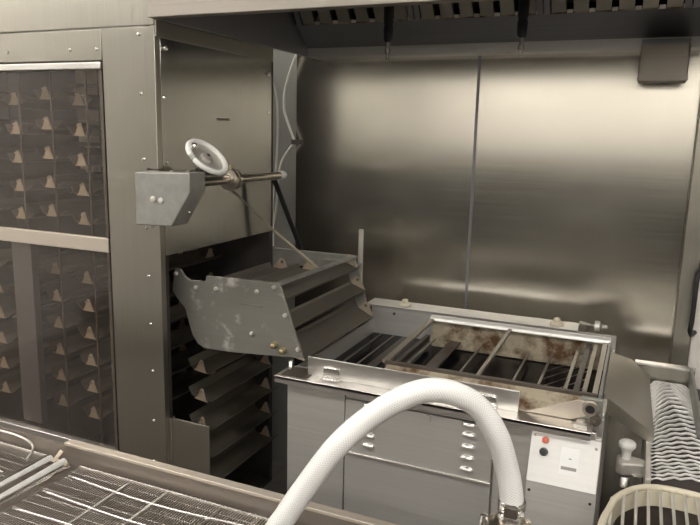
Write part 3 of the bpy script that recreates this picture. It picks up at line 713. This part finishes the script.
def screen(name, label, x0, x1, y0, y1, z, bars, rods, loopwire):
    t = thing('wire_screen', label, 'wire screen', ((x0 + x1) / 2, (y0 + y1) / 2, z - .016), 'wire screens on the glazing table')
    MB().tube([(x0, y0, z), (x1, y0, z), (x1, y1, z), (x0, y1, z)], .0035, 8, True).build('border_wire', M['wire'], t)
    m = MB()
    x = x0 + .006; k = 0
    while x < x1:
        m.tube([(x, y0, z), (x, y1 + .004 * (k % 2), z + .002)], .0013, 4); x += .0065; k += 1
    y = y0 + .02
    while y < y1:
        m.tube([(x0, y, z + .0008), (x1, y, z + .0008)], .0008, 4); y += .028
    m.build('fine_mesh', M['wire'], t, smooth=0)
    for x in bars: MB().tube([(x, y0, z + .005), (x, y1 - .012, z + .005)], .0035, 8).build('cross_bar', M['bright'], t)
    for (ya, sag) in rods:
        MB().tube(spline([(x0 + .02, ya, z + .010), (x0 + (x1 - x0) * .35, ya - sag, z + .009), (x0 + (x1 - x0) * .7, ya + sag * .6, z + .009), (x1 - .01, ya, z + .010)], 10), .0026, 8).build('long_wire', M['wire'], t, smooth=60)
    if loopwire:
        MB().tube(spline([(x0 + .05, y1 + .0, z + .03), (x1 - .22, y1 + .008, z + .03), (x1 - .10, y1 + .006, z + .03), (x1 - .03, y1 - .012, z + .024), (x1 - .012, y1 - .05, z + .008)], 8), .003, 8).build('handle_wire', M['wire'], t, smooth=60)
    return t
screen('a', 'wire mesh screen on the glazing table at the left, with rounded handle wire', -2.15, -1.315, .73, 1.148, .806, (-1.48, -1.75), ((1.03, .01), (.86, -.01)), True)
screen('b', 'long wire mesh screen on the glazing table between the rods and the hose', -1.195, -.385, .73, 1.142, .806, (-1.03, -.925, -.78, -.62, -.5), ((1.085, .012), (1.010, .010), (.93, -.008)), False)
for i, (x, r, lab) in enumerate(((-1.285, .0085, 'thick bright rod across the glazing table, on the side of the left screen'), (-1.240, .0095, 'thick bright rod across the glazing table, on the side of the long screen'))):
    tag(MB().tube([(x, .73, .804 + r), (x, 1.135, .804 + r)], r, 12).build('cross_rod', M['panel'], loc=(x, .93, .804), smooth=60), lab, 'rod', 'rods between the screens')
cn = MB(); cn.tube([(-1.262, 1.118, .815), (-1.262, 1.148, .830)], .006, 8); cn.tube([(-1.262, 1.128, .818), (-1.222, 1.126, .813)], .005, 8)
tag(cn.build('rod_hook', M['bracket'], loc=(-1.262, 1.12, .797)), 'small brownish hook where the rods meet the table wall', 'hook')

# ------------------------------------------------------------------ white braided hose with clamp fitting
hz = thing('braided_hose', 'thick white braided hose arching over the glazing table to a clamp fitting', 'hose', (-.35, 1.02, .8))
path = spline([(-.545, .90, .80), (-.542, .91, .88), (-0.53, 0.925, 0.935), (-0.511, 0.935, 0.972), (-0.483, 0.95, 1.022), (-0.437, 0.97, 1.096), (-0.395, 1.0, 1.143), (-0.345, 1.02, 1.182), (-0.299, 1.04, 1.201), (-0.257, 1.06, 1.195), (-0.219, 1.08, 1.169), (-0.188, 1.09, 1.121), (-0.169, 1.1, 1.061), (-0.159, 1.1, 1.019), (-0.156, 1.1, 0.995)], 8)
hR = .0205
hb_ = MB().tube(path, hR, 24, caps=True)
ho = hb_.build('hose_wall', M['hose'], hz, smooth=60)
uvl = ho.data.uv_layers.new(name='UVMap')
acc = [0]
for a, b in zip(path[:-1], path[1:]): acc.append(acc[-1] + (b - a).length)
for p in ho.data.polygons:
    ids = [(ho.data.loops[l].vertex_index, l) for l in p.loop_indices]
    cols = [v % 24 for v, _ in ids]
    wrap = max(cols) - min(cols) > 12
    for (v, l), c in zip(ids, cols):
        u = (c + 24 if wrap and c < 12 else c) / 24
        uvl.data[l].uv = (u, acc[min(v // 24, len(acc) - 1)])
fx, fyy = -.156, 1.10
bd = MB().lathe((fx, fyy, 0.988), (0, 0, 1), [(.0235, 0), (.0242, .002), (.0242, .014), (.0235, .016)], 28).build('hose_clamp', M['chrome'], hz)
bd2 = MB().lathe((fx, fyy, 0.968), (0, 0, 1), [(.0235, 0), (.0242, .002), (.0242, .012), (.0235, .014)], 28).build('hose_clamp', M['chrome'], hz)
MB().box(fx - .008, fx + .014, fyy - .032, fyy - .022, 0.986, 1.006).build('clamp_screw_housing', M['grease'], bd, bevel=.002)
MB().tube([(fx - .018, fyy - .028, 0.992), (fx + .026, fyy - .028, 0.998)], .004, 8).build('clamp_screw', M['chrome'], bd)
MB().lathe((fx, fyy, 0.931), (0, 0, 1), [(.022, 0), (.022, .05), (.0225, .075)], 28).build('hose_tail', M['chrome'], hz)
tc = MB().lathe((fx, fyy, 0.931), (0, 0, 1), [(.030, 0), (.040, .002), (.042, .008), (.042, .022), (.040, .028), (.030, .032), (.023, .034)], 36).build('clamp_ring', M['shaft'], hz, smooth=40)
MB().tube([(fx + .038, fyy - .012, 0.946), (fx + .068, fyy - .02, 0.948)], .005, 8).build('swing_bolt', M['chrome'], tc)
wgn = MB().lathe((fx + .055, fyy - .018, 0.938), (0, 0, 1), [(.007, 0), (.009, .01), (.009, .035), (.006, .04)], 12)
wgn.build('wing_nut', M['white'], tc)
MB().lathe((fx - .046, fyy, 0.942), (0, 0, 1), [(.008, 0), (.009, .01), (.007, .022), (.003, .024)], 12).build('hinge_lug', M['chrome'], tc)
MB().lathe((fx, fyy, 0), (0, 0, 1), [(.07, 0), (.07, .012), (.022, .016), (.022, 0.931)], 24).build('riser_pipe', M['chrome'], hz)

# ------------------------------------------------------------------ camera and view
cam = bpy.data.cameras.new('camera'); co = bpy.data.objects.new('camera', cam); COL.objects.link(co)
cam.sensor_fit = 'HORIZONTAL'; cam.sensor_width = 36; cam.lens = 672.9 / 700 * 36; cam.clip_start = .02
yaw, pit, rol = (math.radians(a) for a in (23.28, 10.73, 1.39))
fwd = V((-math.sin(yaw) * math.cos(pit), math.cos(yaw) * math.cos(pit), -math.sin(pit)))
r = fwd.cross(V((0, 0, 1))).normalized(); u = r.cross(fwd)
r2 = r * math.cos(rol) + u * math.sin(rol); u2 = -r * math.sin(rol) + u * math.cos(rol)
co.matrix_world = Matrix(((r2.x, u2.x, -fwd.x, 0), (r2.y, u2.y, -fwd.y, 0), (r2.z, u2.z, -fwd.z, 1.62), (0, 0, 0, 1)))
S.camera = co
w = bpy.data.worlds.new('world'); S.world = w; w.use_nodes = True
w.node_tree.nodes['Background'].inputs[0].default_value = (.05, .05, .05, 1); w.node_tree.nodes['Background'].inputs[1].default_value = 0
vs = S.view_settings
vs.view_transform = 'Standard'; vs.look = 'None'; vs.exposure = 1.15; vs.gamma = 1.0; vs.use_curve_mapping = False
